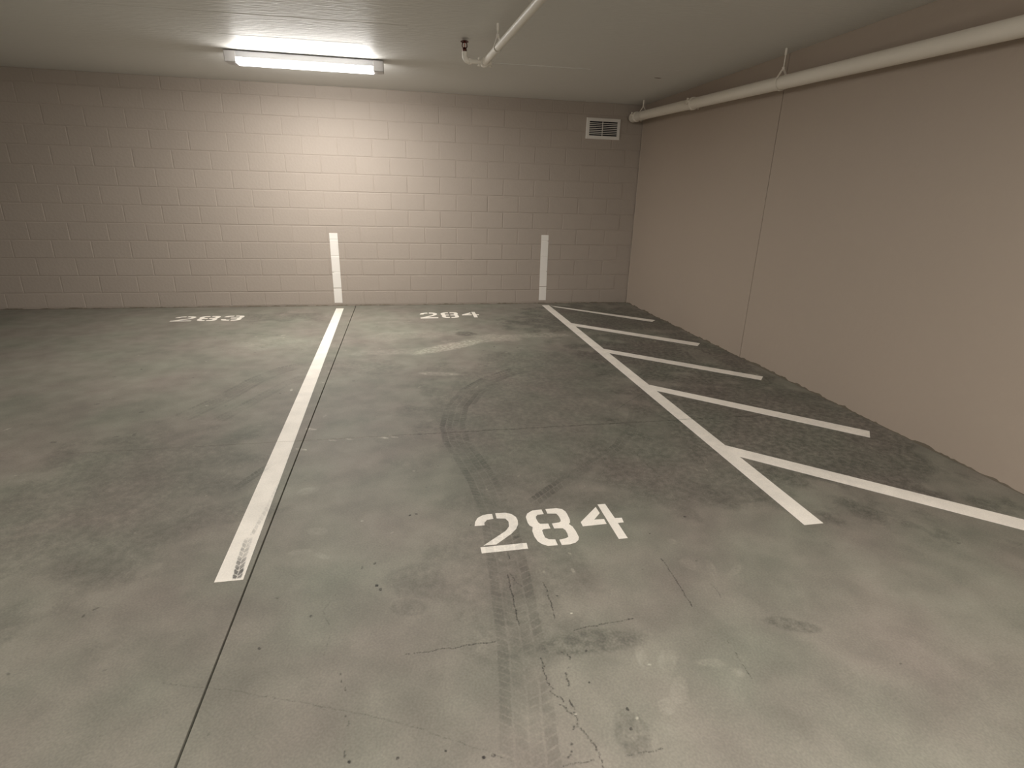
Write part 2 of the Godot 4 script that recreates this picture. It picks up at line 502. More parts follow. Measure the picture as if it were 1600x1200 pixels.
# ---------------------------------------------------------------- stencilled numbers (outlines in metres, each digit from its own top left corner)
const DIGITS := {
	"2": [
		[[0.091, 0.004], [0.068, 0.003], [0.044, 0.01], [0.021, 0.027], [0.006, 0.057], [0.0, 0.088], [0.044, 0.089], [0.046, 0.069], [0.061, 0.048], [0.091, 0.044]],
		[[0.107, 0.001], [0.152, 0.003], [0.18, 0.019], [0.195, 0.045], [0.198, 0.072], [0.193, 0.105], [0.178, 0.138], [0.149, 0.172], [0.073, 0.236], [0.019, 0.236], [0.129, 0.147], [0.15, 0.116], [0.155, 0.076], [0.145, 0.05], [0.106, 0.043]],
		[[0.004, 0.247], [0.201, 0.246], [0.199, 0.285], [0.004, 0.287]]],
	"8": [
		[[0.088, 0.002], [0.043, 0.004], [0.014, 0.026], [0.002, 0.052], [0.0, 0.098], [0.004, 0.121], [0.015, 0.136], [0.006, 0.165], [0.006, 0.207], [0.012, 0.241], [0.024, 0.262], [0.047, 0.28], [0.09, 0.282], [0.09, 0.241], [0.063, 0.236], [0.05, 0.222], [0.049, 0.197], [0.05, 0.167], [0.059, 0.158], [0.09, 0.158], [0.09, 0.12], [0.054, 0.117], [0.048, 0.105], [0.045, 0.073], [0.048, 0.055], [0.06, 0.042], [0.089, 0.04]],
		[[0.107, 0.001], [0.16, 0.002], [0.184, 0.012], [0.195, 0.034], [0.197, 0.056], [0.196, 0.105], [0.191, 0.125], [0.181, 0.138], [0.192, 0.159], [0.196, 0.194], [0.196, 0.241], [0.188, 0.26], [0.17, 0.276], [0.143, 0.284], [0.107, 0.283], [0.107, 0.246], [0.139, 0.24], [0.151, 0.232], [0.154, 0.21], [0.153, 0.18], [0.145, 0.164], [0.107, 0.16], [0.107, 0.122], [0.141, 0.119], [0.151, 0.111], [0.154, 0.098], [0.154, 0.07], [0.148, 0.045], [0.107, 0.039]]],
	"4": [
		[[0.111, 0.019], [0.112, 0.073], [0.068, 0.121], [0.115, 0.124], [0.113, 0.162], [0.0, 0.164], [0.001, 0.131]],
		[[0.127, 0.0], [0.165, 0.0], [0.167, 0.124], [0.2, 0.126], [0.195, 0.162], [0.166, 0.163], [0.166, 0.28], [0.125, 0.28]]],
	"3": [
		[[0.088, 0.002], [0.043, 0.004], [0.016, 0.02], [0.002, 0.045], [0.0, 0.078], [0.045, 0.078], [0.048, 0.058], [0.06, 0.044], [0.089, 0.04]],
		[[0.107, 0.001], [0.16, 0.002], [0.184, 0.012], [0.195, 0.034], [0.197, 0.056], [0.196, 0.105], [0.191, 0.125], [0.181, 0.138], [0.192, 0.159], [0.196, 0.194], [0.196, 0.241], [0.188, 0.26], [0.17, 0.276], [0.143, 0.284], [0.107, 0.283], [0.107, 0.246], [0.139, 0.24], [0.151, 0.232], [0.154, 0.21], [0.153, 0.18], [0.145, 0.164], [0.08, 0.16], [0.08, 0.122], [0.141, 0.119], [0.151, 0.111], [0.154, 0.098], [0.154, 0.07], [0.148, 0.045], [0.107, 0.039]],
		[[0.0, 0.2], [0.045, 0.2], [0.049, 0.226], [0.062, 0.238], [0.09, 0.242], [0.09, 0.282], [0.047, 0.28], [0.018, 0.264], [0.003, 0.236]]],
}

func stall_number(text: String, at: Vector3, sx: float, sz: float, label: String, m: Material) -> void:
	var t := thing("stall_number", label, "number", at, "stencilled stall numbers")
	for i in text.length():
		var outlines := []
		for o in DIGITS[text[i]]:
			var q := []
			for p in o:
				q.append([p[0] * sx, p[1] * sz])
			outlines.append(q)
		var off := Vector3(i * 0.2385 * sx, 0, 0)
		part("digit", paint_sheet(outlines, at + off), m, t, off)

func floor_line(called: String, label: String, category: String, outline: Array, m: Material, group: String, lift := 0.0) -> void:
	var o: Vector3 = Vector3(outline[0][0], lift, outline[0][1])
	var q := []
	for p in outline:
		q.append([p[0] - o.x, p[1] - o.z])
	var t := part(numbered(called), paint_sheet([q], o), m, self, o)
	tag(t, label, category, group)

# ---------------------------------------------------------------- light fitting
func make_light(at: Vector3, label: String, mats: Dictionary) -> Node3D:
	# at: the ceiling above the middle of the fitting; the fitting runs along x
	var t := thing("strip_light", label, "light", at, "ceiling strip lights")
	var st := st_new()
	add_prism_x(st, [[-0.058, -0.008], [0.058, -0.008], [0.062, -0.014], [0.062, -0.057], [-0.062, -0.057], [-0.062, -0.014]], -0.6, 0.6)
	part("housing", st.commit(), mats.enamel, t)
	st = st_new()
	add_prism_x(st, [[-0.0615, -0.058], [0.0615, -0.058], [0.064, -0.086], [0.058, -0.098], [0.046, -0.103], [-0.046, -0.103], [-0.058, -0.098], [-0.064, -0.086]], -0.574, 0.574)
	var lens := part("diffuser", st.commit(), mats.glow, t)
	lens.set_meta("label", "glowing white diffuser")
	for s in [-1.0, 1.0]:
		st = st_new()
		add_box(st, Vector3(s * 0.622, -0.053, 0), Vector3(0.094, 0.09, 0.136), 0.006)
		part("end_cap", st.commit(), mats.cap, t)
		st = st_new()
		add_box(st, Vector3(s * 0.4, -0.004, 0), Vector3(0.1, 0.008, 0.06), 0.0)
		part("mounting_pad", st.commit(), mats.steel, t)
	# the light of the diffuser's three faces: underside, front and back
	for f in [[Vector3(0, -0.106, 0), Vector3(-PI / 2, 0, 0), 0.1, 1.35], [Vector3(0, -0.08, 0.07), Vector3(-0.1, PI, 0), 0.045, 0.18], [Vector3(0, -0.08, -0.07), Vector3(-0.1, 0, 0), 0.045, 0.22]]:
		var l := AreaLight3D.new()
		l.name = "lamp"
		l.area_size = Vector2(1.14, f[2])
		l.light_energy = f[3] * LAMP
		l.light_color = Color(1.0, 0.985, 0.965)
		l.area_range = 30.0
		l.area_attenuation = 2.0
		l.shadow_enabled = true
		t.add_child(l, true)
		l.position = f[0]
		l.rotation = f[1]
	return t

const LAMP := 5.1

# ---------------------------------------------------------------- pipes
func pipe_ring(r: float, w: float, dir: Vector3) -> ArrayMesh:
	return lathe(dir, [[-w * 0.5, r * 0.9], [-w * 0.5, r + 0.004], [-w * 0.36, r + 0.009], [w * 0.36, r + 0.009], [w * 0.5, r + 0.004], [w * 0.5, r * 0.9]], 24)

func hanger(parent: Node, on_pipe: Vector3, r: float, dir: Vector3, m: Material) -> void:
	# a pear-shaped band round the pipe, a swivel nut, and a threaded rod up to a sleeve in the slab
	var side := dir.cross(Vector3.UP).normalized()
	var st := st_new()
	var pts := []
	var neck := r + 0.045
	for k in 21:
		var a := -PI * 0.5 + PI * 1.16 * (k / 20.0 * 2.0 - 1.0) * 0.5 * 1.2
		pts.append(on_pipe + side * cos(a) * (r + 0.005) + Vector3.UP * sin(a) * (r + 0.005))
	pts.insert(0, on_pipe + Vector3.UP * neck - side * 0.006)
	pts.append(on_pipe + Vector3.UP * neck + side * 0.006)
	for i in pts.size() - 1:
		var a: Vector3 = pts[i]
		var b: Vector3 = pts[i + 1]
		var w := dir * 0.011
		var n := (b - a).cross(dir).normalized() * 0.0015
		face(st, a - w + n, a + w + n, b + w + n, b - w + n, n)
		face(st, a - w - n, a + w - n, b + w - n, b - w - n, -n)
		face(st, a - w - n, a - w + n, b - w + n, b - w - n, -dir)
		face(st, a + w - n, a + w + n, b + w + n, b + w - n, dir)
	var band := part("pipe_hanger", st.commit(), m, parent)
	var top := Vector3(on_pipe.x, TOP - hang_from.y, on_pipe.z)
	part("hanger_rod", tube([on_pipe + Vector3.UP * (neck - 0.012), top], 0.0048, 10), m, band)
	part("swivel_nut", lathe(Vector3.UP, [[0, 0], [0, 0.011], [0.02, 0.011], [0.024, 0.007], [0.024, 0]], 6), m, band, on_pipe + Vector3.UP * (neck - 0.006))
	var sl := minf(0.045, TOP - hang_from.y - on_pipe.y - neck - 0.02)
	part("rod_sleeve", lathe(Vector3.DOWN, [[0, 0], [0, 0.009], [sl, 0.009], [sl, 0]], 12), m, band, top)

func coupling(parent: Node, at: Vector3, r: float, dir: Vector3, lug: Vector3, m: Material) -> void:
	# two half housings clamped round the pipe by bolts through lugs
	var c := part("coupling", pipe_ring(r, 0.048, dir), m, parent, at)
	for s in [-1.0, 1.0]:
		var st := st_new()
		var mid: Vector3 = lug * s * (r + 0.02)
		var up := lug.cross(dir).normalized()
		add_tube(st, [mid - up * 0.024, mid + up * 0.024], 0.006, 10)
		add_lathe(st, mid - up * 0.03, up, [[0, 0], [0, 0.011], [0.01, 0.011], [0.01, 0]], 6)
		add_lathe(st, mid + up * 0.02, up, [[0, 0], [0, 0.011], [0.01, 0.011], [0.01, 0]], 6)
		part("bolt", st.commit(), m, c)
		st = st_new()
		add_tube(st, [lug * s * (r - 0.002) - dir * 0.0, lug * s * (r + 0.028)], 0.015, 10)
		part("lug", st.commit(), m, c)

# ---------------------------------------------------------------- the place
func _ready() -> void:
	# camera
	var cam := Camera3D.new()
	cam.name = "camera"
	add_child(cam)
	cam.fov = 70.2715
	cam.near = 0.05
	cam.far = 60.0
	var b := Basis(Vector3.UP, -0.199947) * Basis(Vector3.RIGHT, -0.331568) * Basis(Vector3.BACK, 0.02623)
	cam.transform = Transform3D(b, Vector3(0, 1.38988, 0))
	cam.current = true
	# surroundings: closed room, no sky light
	var env := Environment.new()
	env.background_mode = Environment.BG_COLOR
	env.background_color = Color.BLACK
	env.tonemap_mode = Environment.TONE_MAPPER_LINEAR
	env.tonemap_exposure = 1.0
	env.sdfgi_enabled = true
	env.ssao_enabled = true
	env.ssil_enabled = true
	var we := WorldEnvironment.new()
	we.environment = env
	add_child(we)

	rng.seed = 284
	grain.seed = 5
	grain.noise_type = FastNoiseLite.TYPE_SIMPLEX_SMOOTH
	grain.frequency = 0.05
	grain.fractal_octaves = 3

	var glow := flat(Color(1, 1, 1), 0.4)
	glow.emission_enabled = true
	glow.emission = Color(1.0, 0.99, 0.985)
	glow.emission_energy_multiplier = 11.0
	var lamp_mats := {"glow": glow, "enamel": flat(Color(0.8, 0.8, 0.81), 0.4), "cap": flat(Color(0.84, 0.83, 0.83), 0.5), "steel": flat(Color(0.45, 0.44, 0.43), 0.5, 0.6)}
	make_light(Vector3(-0.77, TOP, -5.785), "lit white strip light fixed to the ceiling near the block wall", lamp_mats)
	# fittings of the drive aisle, behind the camera
	make_light(Vector3(0.9, TOP, 0.1), "lit white strip light over the open end of the stall", lamp_mats)
	make_light(Vector3(-3.2, TOP, 0.1), "lit white strip light over the open end of the next stalls", lamp_mats)
	make_light(Vector3(0.9, TOP, 4.4), "unseen strip light added across the drive aisle for ambient light, nearer the right wall", lamp_mats)  # unseen second row, added to raise the ambient light on the ceiling
	make_light(Vector3(-3.2, TOP, 4.4), "unseen strip light added across the drive aisle for ambient light, further from the right wall", lamp_mats)

	room(lamp_mats)
	markings()
	fittings()

var m_near: Array
var m_far: Array

func relief(freq: float, seed_: int, octaves := 4, size := 512) -> NoiseTexture2D:
	var n := FastNoiseLite.new()
	n.seed = seed_
	n.noise_type = FastNoiseLite.TYPE_SIMPLEX_SMOOTH
	n.frequency = freq
	n.fractal_octaves = octaves
	var t := NoiseTexture2D.new()
	t.width = size
	t.height = size
	t.seamless = true
	t.noise = n
	return t

func toned(c: Color, spread: float, seed_: int, freq := 0.01) -> NoiseTexture2D:
	# a colour with slight mottling
	var t := relief(freq, seed_, 5)
	var g := Gradient.new()
	g.set_color(0, c.darkened(spread))
	g.set_color(1, c.lightened(spread))
	t.color_ramp = g
	return t

func room(lamp_mats: Dictionary) -> void:
	# ---- floor: slabs parted by sawn joints over a dark bed
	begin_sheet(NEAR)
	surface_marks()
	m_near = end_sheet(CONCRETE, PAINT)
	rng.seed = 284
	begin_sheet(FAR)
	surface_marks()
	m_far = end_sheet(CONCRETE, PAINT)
	var plain := flat(Color.WHITE, 0.62)
	plain.albedo_texture = toned(CONCRETE, 0.06, 8)
	plain.uv1_triplanar = true
	plain.uv1_world_triplanar = true
	plain.uv1_scale = Vector3(0.3, 0.3, 0.3)
	var fl := structure("floor")
	var bed := flat(Color(0.1, 0.09, 0.08), 0.95)
	part("bed", box(Vector3(RIGHT - LEFT + 0.3, 0.1, FRONT - BACK + 0.3)), bed, fl, Vector3((RIGHT + LEFT) / 2, -0.17, (FRONT + BACK) / 2))
	var xs := [LEFT, -4.7, JOINT_X, RIGHT]
	var zs := [BACK - 0.02, JOINT_Z, 0.15, 3.6, FRONT]
	for i in 3:
		for j in 4:
			var x0: float = xs[i] + (0.0033 if i > 0 else 0.0)
			var x1: float = xs[i + 1] - (0.0033 if i < 2 else 0.0)
			var z0: float = zs[j] + (0.0013 if j > 0 else 0.0)
			var z1: float = zs[j + 1] - (0.0013 if j < 3 else 0.0)
			sheet = FAR if j == 0 else NEAR
			var m: Material = plain
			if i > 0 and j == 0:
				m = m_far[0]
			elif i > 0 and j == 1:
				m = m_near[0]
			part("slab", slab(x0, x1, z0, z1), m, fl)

	# ---- back wall of painted concrete blocks
	var wb := structure("wall_back")
	var skim := relief(0.02, 77, 5)
	var wm := []
	for k in 3:
		var m := flat(WALL.darkened(0.005 * k), 0.62)
		m.heightmap_enabled = true
		m.heightmap_texture = skim
		m.heightmap_scale = 0.12
		m.uv1_triplanar = true
		m.uv1_world_triplanar = true
		m.uv1_scale = Vector3(2.5, 2.5, 2.5)
		wm.append(m)
	part("mortar", box(Vector3(RIGHT - LEFT + 0.4, TOP + 0.2, 0.2)), wm[1], wb, Vector3((RIGHT + LEFT) / 2, TOP / 2, BACK - 0.1035))
	var shapes := {}
	var far_st := st_new()
	var wr := RandomNumberGenerator.new()
	wr.seed = 12
	for row in 13:
		var y0 := 0.012 if row == 0 else COURSE0 + 0.2 * (row - 1)
		var y1 := minf(COURSE0 + 0.2 * row, TOP)
		var phase := 2.694 + (0.0 if (12 - row) % 2 == 0 else 0.2)
		var k := 1 if phase < 2.8 else 0
		while phase + 0.4 * (k - 1) > LEFT - 0.4:
			var x1 := minf(phase + 0.4 * k, RIGHT)
			var x0 := maxf(phase + 0.4 * (k - 1), LEFT)
			k -= 1
			if x1 - x0 < 0.05:
				continue
			var c := Vector3((x0 + x1) / 2, (y0 + y1) / 2, BACK)
			var w := x1 - x0
			var h := y1 - y0
			var tilt := Vector3(wr.randf_range(-0.0008, 0.0008), wr.randf_range(-0.0008, 0.0008), wr.randf_range(-0.002, 0.002))
			var proud := wr.randf_range(-0.0008, 0.0008)
			if x1 > -4.75:
				var key := "%.3f %.3f" % [w, h]
				if not shapes.has(key):
					var s := st_new()
					add_block(s, Vector3.ZERO, w, h)
					shapes[key] = s.commit()
				var o := part("block", shapes[key], wm[wr.randi() % 3], wb, c + Vector3(0, 0, proud))
				o.rotation = tilt
			else:
				add_block(far_st, c, w, h)
	part("block_field", far_st.commit(), wm[0], wb).set_meta("kind", "stuff")

	# ---- right wall: smooth painted concrete in two pours with a narrow joint
	var wr_ := structure("wall_right")
	var smooth := flat(WALL_R, 0.6)
	smooth.heightmap_enabled = true
	smooth.heightmap_texture = skim
	smooth.heightmap_scale = 0.1
	smooth.uv1_triplanar = true
	smooth.uv1_world_triplanar = true
	smooth.uv1_scale = Vector3(1.2, 1.2, 1.2)
	part("core", box(Vector3(0.2, TOP + 0.2, FRONT - BACK + 0.4)), bed, wr_, Vector3(RIGHT + 0.125, TOP / 2, (FRONT + BACK) / 2))
	for e in [[BACK + 0.005, -4.4665], [-4.4595, FRONT]]:
		part("wall_panel", box(Vector3(0.03, TOP, e[1] - e[0]), 0.0015), smooth, wr_, Vector3(RIGHT + 0.015, TOP / 2, (e[0] + e[1]) / 2))
	# bead of sealant down the inner corner
	part("sealant_bead", tube([Vector3(RIGHT + 0.002, 0.0, BACK + 0.013), Vector3(RIGHT + 0.002, TOP, BACK + 0.013)], 0.008, 10), smooth, wr_)

	# ---- walls the photograph does not show, closing the place
	var wl := structure("wall_left")
	part("core", box(Vector3(0.2, TOP + 0.2, FRONT - BACK + 0.4)), wm[0], wl, Vector3(LEFT - 0.1, TOP / 2, (FRONT + BACK) / 2))
	var wf := structure("wall_front")
	part("core", box(Vector3(RIGHT - LEFT + 0.4, TOP + 0.2, 0.2)), wm[0], wf, Vector3((RIGHT + LEFT) / 2, TOP / 2, FRONT + 0.1))

	# ---- ragged rim of unpainted mortar along the foot of both walls
	var rim := flat(Color(0.42, 0.385, 0.33), 0.9)
	part("mortar_rim", ragged_rim(Vector3(-5.0, 0, BACK), Vector3(RIGHT, 0, BACK), Vector3.BACK, 0.004, 0.014, 0.004), rim, wb)
	part("mortar_rim", ragged_rim(Vector3(RIGHT, 0, BACK), Vector3(RIGHT, 0, -1.0), Vector3.LEFT, 0.004, 0.02, 0.003), rim, wr_)

	# ---- ceiling slab with the marks of its formwork
	var ce := structure("ceiling")
	var cm := flat(CEIL, 0.55)
	cm.metallic_specular = 0.5
	cm.heightmap_enabled = true
	cm.heightmap_texture = relief(0.03, 91, 4, 1024)
	cm.heightmap_scale = 0.25
	var st := st_new()
	var c0 := Vector3(LEFT - 0.2, TOP, BACK - 0.2)
	var c1 := Vector3(RIGHT + 0.2, TOP, FRONT + 0.2)
	for t in [[0, 1, 2], [0, 2, 3]]:
		var q := [c0, Vector3(c0.x, TOP, c1.z), c1, Vector3(c1.x, TOP, c0.z)]
		for e in [t[0], t[1], t[2]]:
			st.set_normal(Vector3.DOWN)
			st.set_uv(Vector2(q[e].x / 5.0, q[e].z / 0.9))
			st.add_vertex(q[e])
	part("soffit", st.commit(), cm, ce)
	part("slab", box(Vector3(RIGHT - LEFT + 0.4, 0.2, FRONT - BACK + 0.4)), cm, ce, Vector3((RIGHT + LEFT) / 2, TOP + 0.102, (FRONT + BACK) / 2))
	for e in [[Vector3(0.86, TOP, -5.531), Vector3(1.78, TOP, -5.5), 0.005], [Vector3(-2.6, TOP, -4.70), Vector3(0.1, TOP, -4.58), 0.0012], [Vector3(2.53, TOP, -5.3), Vector3(2.6, TOP, -5.31), 0.003], [Vector3(-1.6, TOP, -5.22), Vector3(-0.25, TOP, -5.2), 0.001]]:
		part("form_line", tube([e[0], (e[0] + e[1]) / 2 + Vector3(0, 0, 0.004), e[1]], e[2], 6), cm, ce)
	part("chip", lathe(Vector3.DOWN, [[0, 0.03], [0.002, 0.024], [0.003, 0.0]], 9), rim, ce, Vector3(2.53, TOP, -5.67)).scale = Vector3(1.3, 1, 0.5)

const CONCRETE := Color(0.505, 0.492, 0.447)
const PAINT := Color(0.955, 0.93, 0.885)
const WALL := Color(0.645, 0.6, 0.555)
const WALL_R := Color(0.68, 0.622, 0.565)
const CEIL := Color(0.85, 0.845, 0.825)

func slab(x0: float, x1: float, z0: float, z1: float) -> ArrayMesh:
	var st := st_new()
	var c := 0.0008      # worn arris along the joints
	var q := [Vector3(x0 + c, 0, z0 + c), Vector3(x1 - c, 0, z0 + c), Vector3(x1 - c, 0, z1 - c), Vector3(x0 + c, 0, z1 - c)]
	var l := [Vector3(x0, -c, z0), Vector3(x1, -c, z0), Vector3(x1, -c, z1), Vector3(x0, -c, z1)]
	var d := [Vector3(x0, -0.12, z0), Vector3(x1, -0.12, z0), Vector3(x1, -0.12, z1), Vector3(x0, -0.12, z1)]
	var quads := [q, [d[0], d[1], d[2], d[3]]]
	for i in 4:
		var k := (i + 1) % 4
		quads.append([q[i], q[k], l[k], l[i]])
		quads.append([l[i], l[k], d[k], d[i]])
	var mid := Vector3((x0 + x1) / 2, -0.06, (z0 + z1) / 2)
	for f in quads:
		var n: Vector3 = (f[2] - f[0]).cross(f[3] - f[1]).normalized()
		if n.dot((f[0] + f[2]) * 0.5 - mid) < 0.0:
			n = -n
		for t in [[0, 1, 2], [0, 2, 3]]:
			var vs := [f[t[0]], f[t[1]], f[t[2]]]
			if (vs[1] - vs[0]).cross(vs[2] - vs[0]).dot(n) > 0.0:
				vs = [vs[0], vs[2], vs[1]]
			for p in vs:
				st.set_normal(n)
				st.set_uv(floor_uv(p.x, p.z))
				st.add_vertex(p)
	return st.commit()

func add_block(st: SurfaceTool, c: Vector3, w: float, h: float) -> void:
	# the face of a block: a flat field whose rounded edges run down into the mortar
	var o := [Vector2(w / 2 - 0.0035, h / 2 - 0.0035), Vector2(w / 2 - 0.0055, h / 2 - 0.0055), Vector2(w / 2 - 0.009, h / 2 - 0.009)]
	var dz := [-0.006, -0.0012, 0.0]
	for k in 2:
		for s in 4:
			var cs := [Vector2(-1, -1), Vector2(1, -1), Vector2(1, 1), Vector2(-1, 1)]
			var a: Vector2 = cs[s]
			var b: Vector2 = cs[(s + 1) % 4]
			var m := (a + b) * 0.5
			face(st, c + Vector3(a.x * o[k].x, a.y * o[k].y, dz[k]), c + Vector3(b.x * o[k].x, b.y * o[k].y, dz[k]), c + Vector3(b.x * o[k + 1].x, b.y * o[k + 1].y, dz[k + 1]), c + Vector3(a.x * o[k + 1].x, a.y * o[k + 1].y, dz[k + 1]), Vector3(m.x, m.y, 0.5))
	face(st, c + Vector3(-o[2].x, -o[2].y, 0), c + Vector3(o[2].x, -o[2].y, 0), c + Vector3(o[2].x, o[2].y, 0), c + Vector3(-o[2].x, o[2].y, 0), Vector3.BACK)

func ragged_rim(a: Vector3, b: Vector3, out: Vector3, low: float, high: float, deep: float) -> ArrayMesh:
	var st := st_new()
	var n := int(a.distance_to(b) / 0.02)
	var along := (b - a).normalized()
	var prev := []
	for i in n + 1:
		var s := a.distance_to(b) * i / n
		var g := grain.get_noise_2d(s * 90.0, a.x * 9.0 + 5.0) + 0.5 * grain.get_noise_2d(s * 500.0, 40.0)
		var h := lerpf(low, high, clampf(0.35 + g * 1.1, 0.0, 1.0))
		var d := deep * clampf(0.6 + grain.get_noise_2d(s * 260.0, 90.0), 0.15, 1.4)
		var p := a + along * s
		var cur := [p + out * (d * 1.7), p + out * d + Vector3.UP * h * 0.7, p + Vector3.UP * h + out * 0.0006, p + Vector3.UP * h - out * 0.02]
		if i > 0:
			for k in 3:
				face(st, prev[k], cur[k], cur[k + 1], prev[k + 1], out + Vector3.UP)
		prev = cur
	return st.commit()

func wall_stripe(x0: float, x1: float, y0: float, y1: float) -> ArrayMesh:
	# paint that follows the block faces and dips a little at every bed joint
	var rows := [[y0, 0.001]]
	for k in 6:
		var y := COURSE0 + 0.2 * k
		if y > y0 + 0.01 and y < y1 - 0.01:
			rows.append_array([[y - 0.008, 0.001], [y - 0.003, -0.0009], [y + 0.003, -0.0009], [y + 0.008, 0.001]])
	rows.append([y1, 0.001])
	var st := st_new()
	for i in rows.size() - 1:
		var a: Array = rows[i]
		var b: Array = rows[i + 1]
		face(st, Vector3(x0, a[0], a[1]), Vector3(x1, a[0], a[1]), Vector3(x1, b[0], b[1]), Vector3(x0, b[0], b[1]), Vector3.BACK)
		face(st, Vector3(x0, a[0], a[1]), Vector3(x0, b[0], b[1]), Vector3(x0, b[0], -0.004), Vector3(x0, a[0], -0.004), Vector3.LEFT)
		face(st, Vector3(x1, a[0], a[1]), Vector3(x1, b[0], b[1]), Vector3(x1, b[0], -0.004), Vector3(x1, a[0], -0.004), Vector3.RIGHT)
	face(st, Vector3(x0, y1, 0.001), Vector3(x1, y1, 0.001), Vector3(x1, y1, -0.004), Vector3(x0, y1, -0.004), Vector3.UP)
	face(st, Vector3(x0, y0, 0.001), Vector3(x1, y0, 0.001), Vector3(x1, y0, -0.004), Vector3(x0, y0, -0.004), Vector3.DOWN)
	return st.commit()

func markings() -> void:
	var white := flat(Color(0.91, 0.89, 0.86), 0.6)
	for e in [[-0.876, -0.779, 0.04, 0.905, "white stripe painted on the block wall above the left stall line"], [1.814, 1.912, 0.047, 0.913, "white stripe painted on the block wall above the hatched strip's line"]]:
		var o := part(numbered("wall_stripe"), wall_stripe((e[0] - e[1]) / 2, (e[1] - e[0]) / 2, 0.0, e[3] - e[2]), white, self, Vector3((e[0] + e[1]) / 2, e[2], BACK + 0.0009))
		tag(o, e[4], "stripe", "stripes on the back wall")
	# the stall lines cross the floor joint: each is painted over both slabs
	line_two("stall_line", "white stall line left of number 284, scuffed at its near end", [-0.843, -0.752], [-0.737, -0.636], -7.08, -1.857)
	line_two("stall_line", "white stall line joined to the hatched strip beside the right wall", [1.828, 1.925], [1.757, 1.855], -7.125, -1.85)
	var labels := ["short hatch stripe nearest the block wall, touching no other line", "second hatch stripe out from the block wall", "middle hatch stripe, scuffed dark where it leaves the stall line", "fourth hatch stripe out from the block wall", "hatch stripe nearest the camera beside the right wall"]
	var rows := [[[1.945, -7.085], [1.985, -6.98], [2.918, -6.008], [2.999, -6.098]], [[1.905, -6.025], [1.905, -5.861], [2.897, -4.889], [2.981, -4.99]], [[1.893, -4.885], [1.893, -4.73], [2.875, -3.805], [2.95, -3.89]], [[1.878, -3.81], [1.878, -3.665], [2.86, -2.66], [2.94, -2.75]], [[1.862, -2.69], [1.862, -2.535], [2.86, -1.54], [2.94, -1.63]]]
	for i in 5:
		sheet = FAR if i < 3 else NEAR
		floor_line("hatch_stripe", labels[i], "stripe", rows[i], (m_far if i < 3 else m_near)[1], "hatch stripes beside the right wall", 0.0002)
	sheet = NEAR
	stall_number("284", Vector3(0.268, 0.0001, -2.161), 1.0, 1.0, "large stencilled 284 at the open end of the stall", m_near[1])
	sheet = FAR
	stall_number("284", Vector3(0.177, 0.0001, -6.74), 1.065, 1.14, "stencilled 284 on the floor close to the block wall", m_far[1])
	stall_number("283", Vector3(-2.534, 0.0001, -6.72), 1.065, 0.9, "stencilled 283 in the neighbouring stall by the block wall", m_far[1])

func line_two(called: String, label: String, xa: Array, xb: Array, za: float, zb: float) -> void:
	var t := thing(called, label, "line", Vector3(0, 0.0001, 0), "stall lines")
	var k := (JOINT_Z - za) / (zb - za)
	var xm := [lerpf(xa[0], xb[0], k), lerpf(xa[1], xb[1], k)]
	sheet = FAR
	part("paint_run", paint_sheet([[[xa[0], za], [xa[1], za], [xm[1], JOINT_Z - 0.002], [xm[0], JOINT_Z - 0.002]]], Vector3.ZERO), m_far[1], t)
	sheet = NEAR
	part("paint_run", paint_sheet([[[xm[0], JOINT_Z + 0.002], [xm[1], JOINT_Z + 0.002], [xb[1], zb], [xb[0], zb]]], Vector3.ZERO), m_near[1], t)

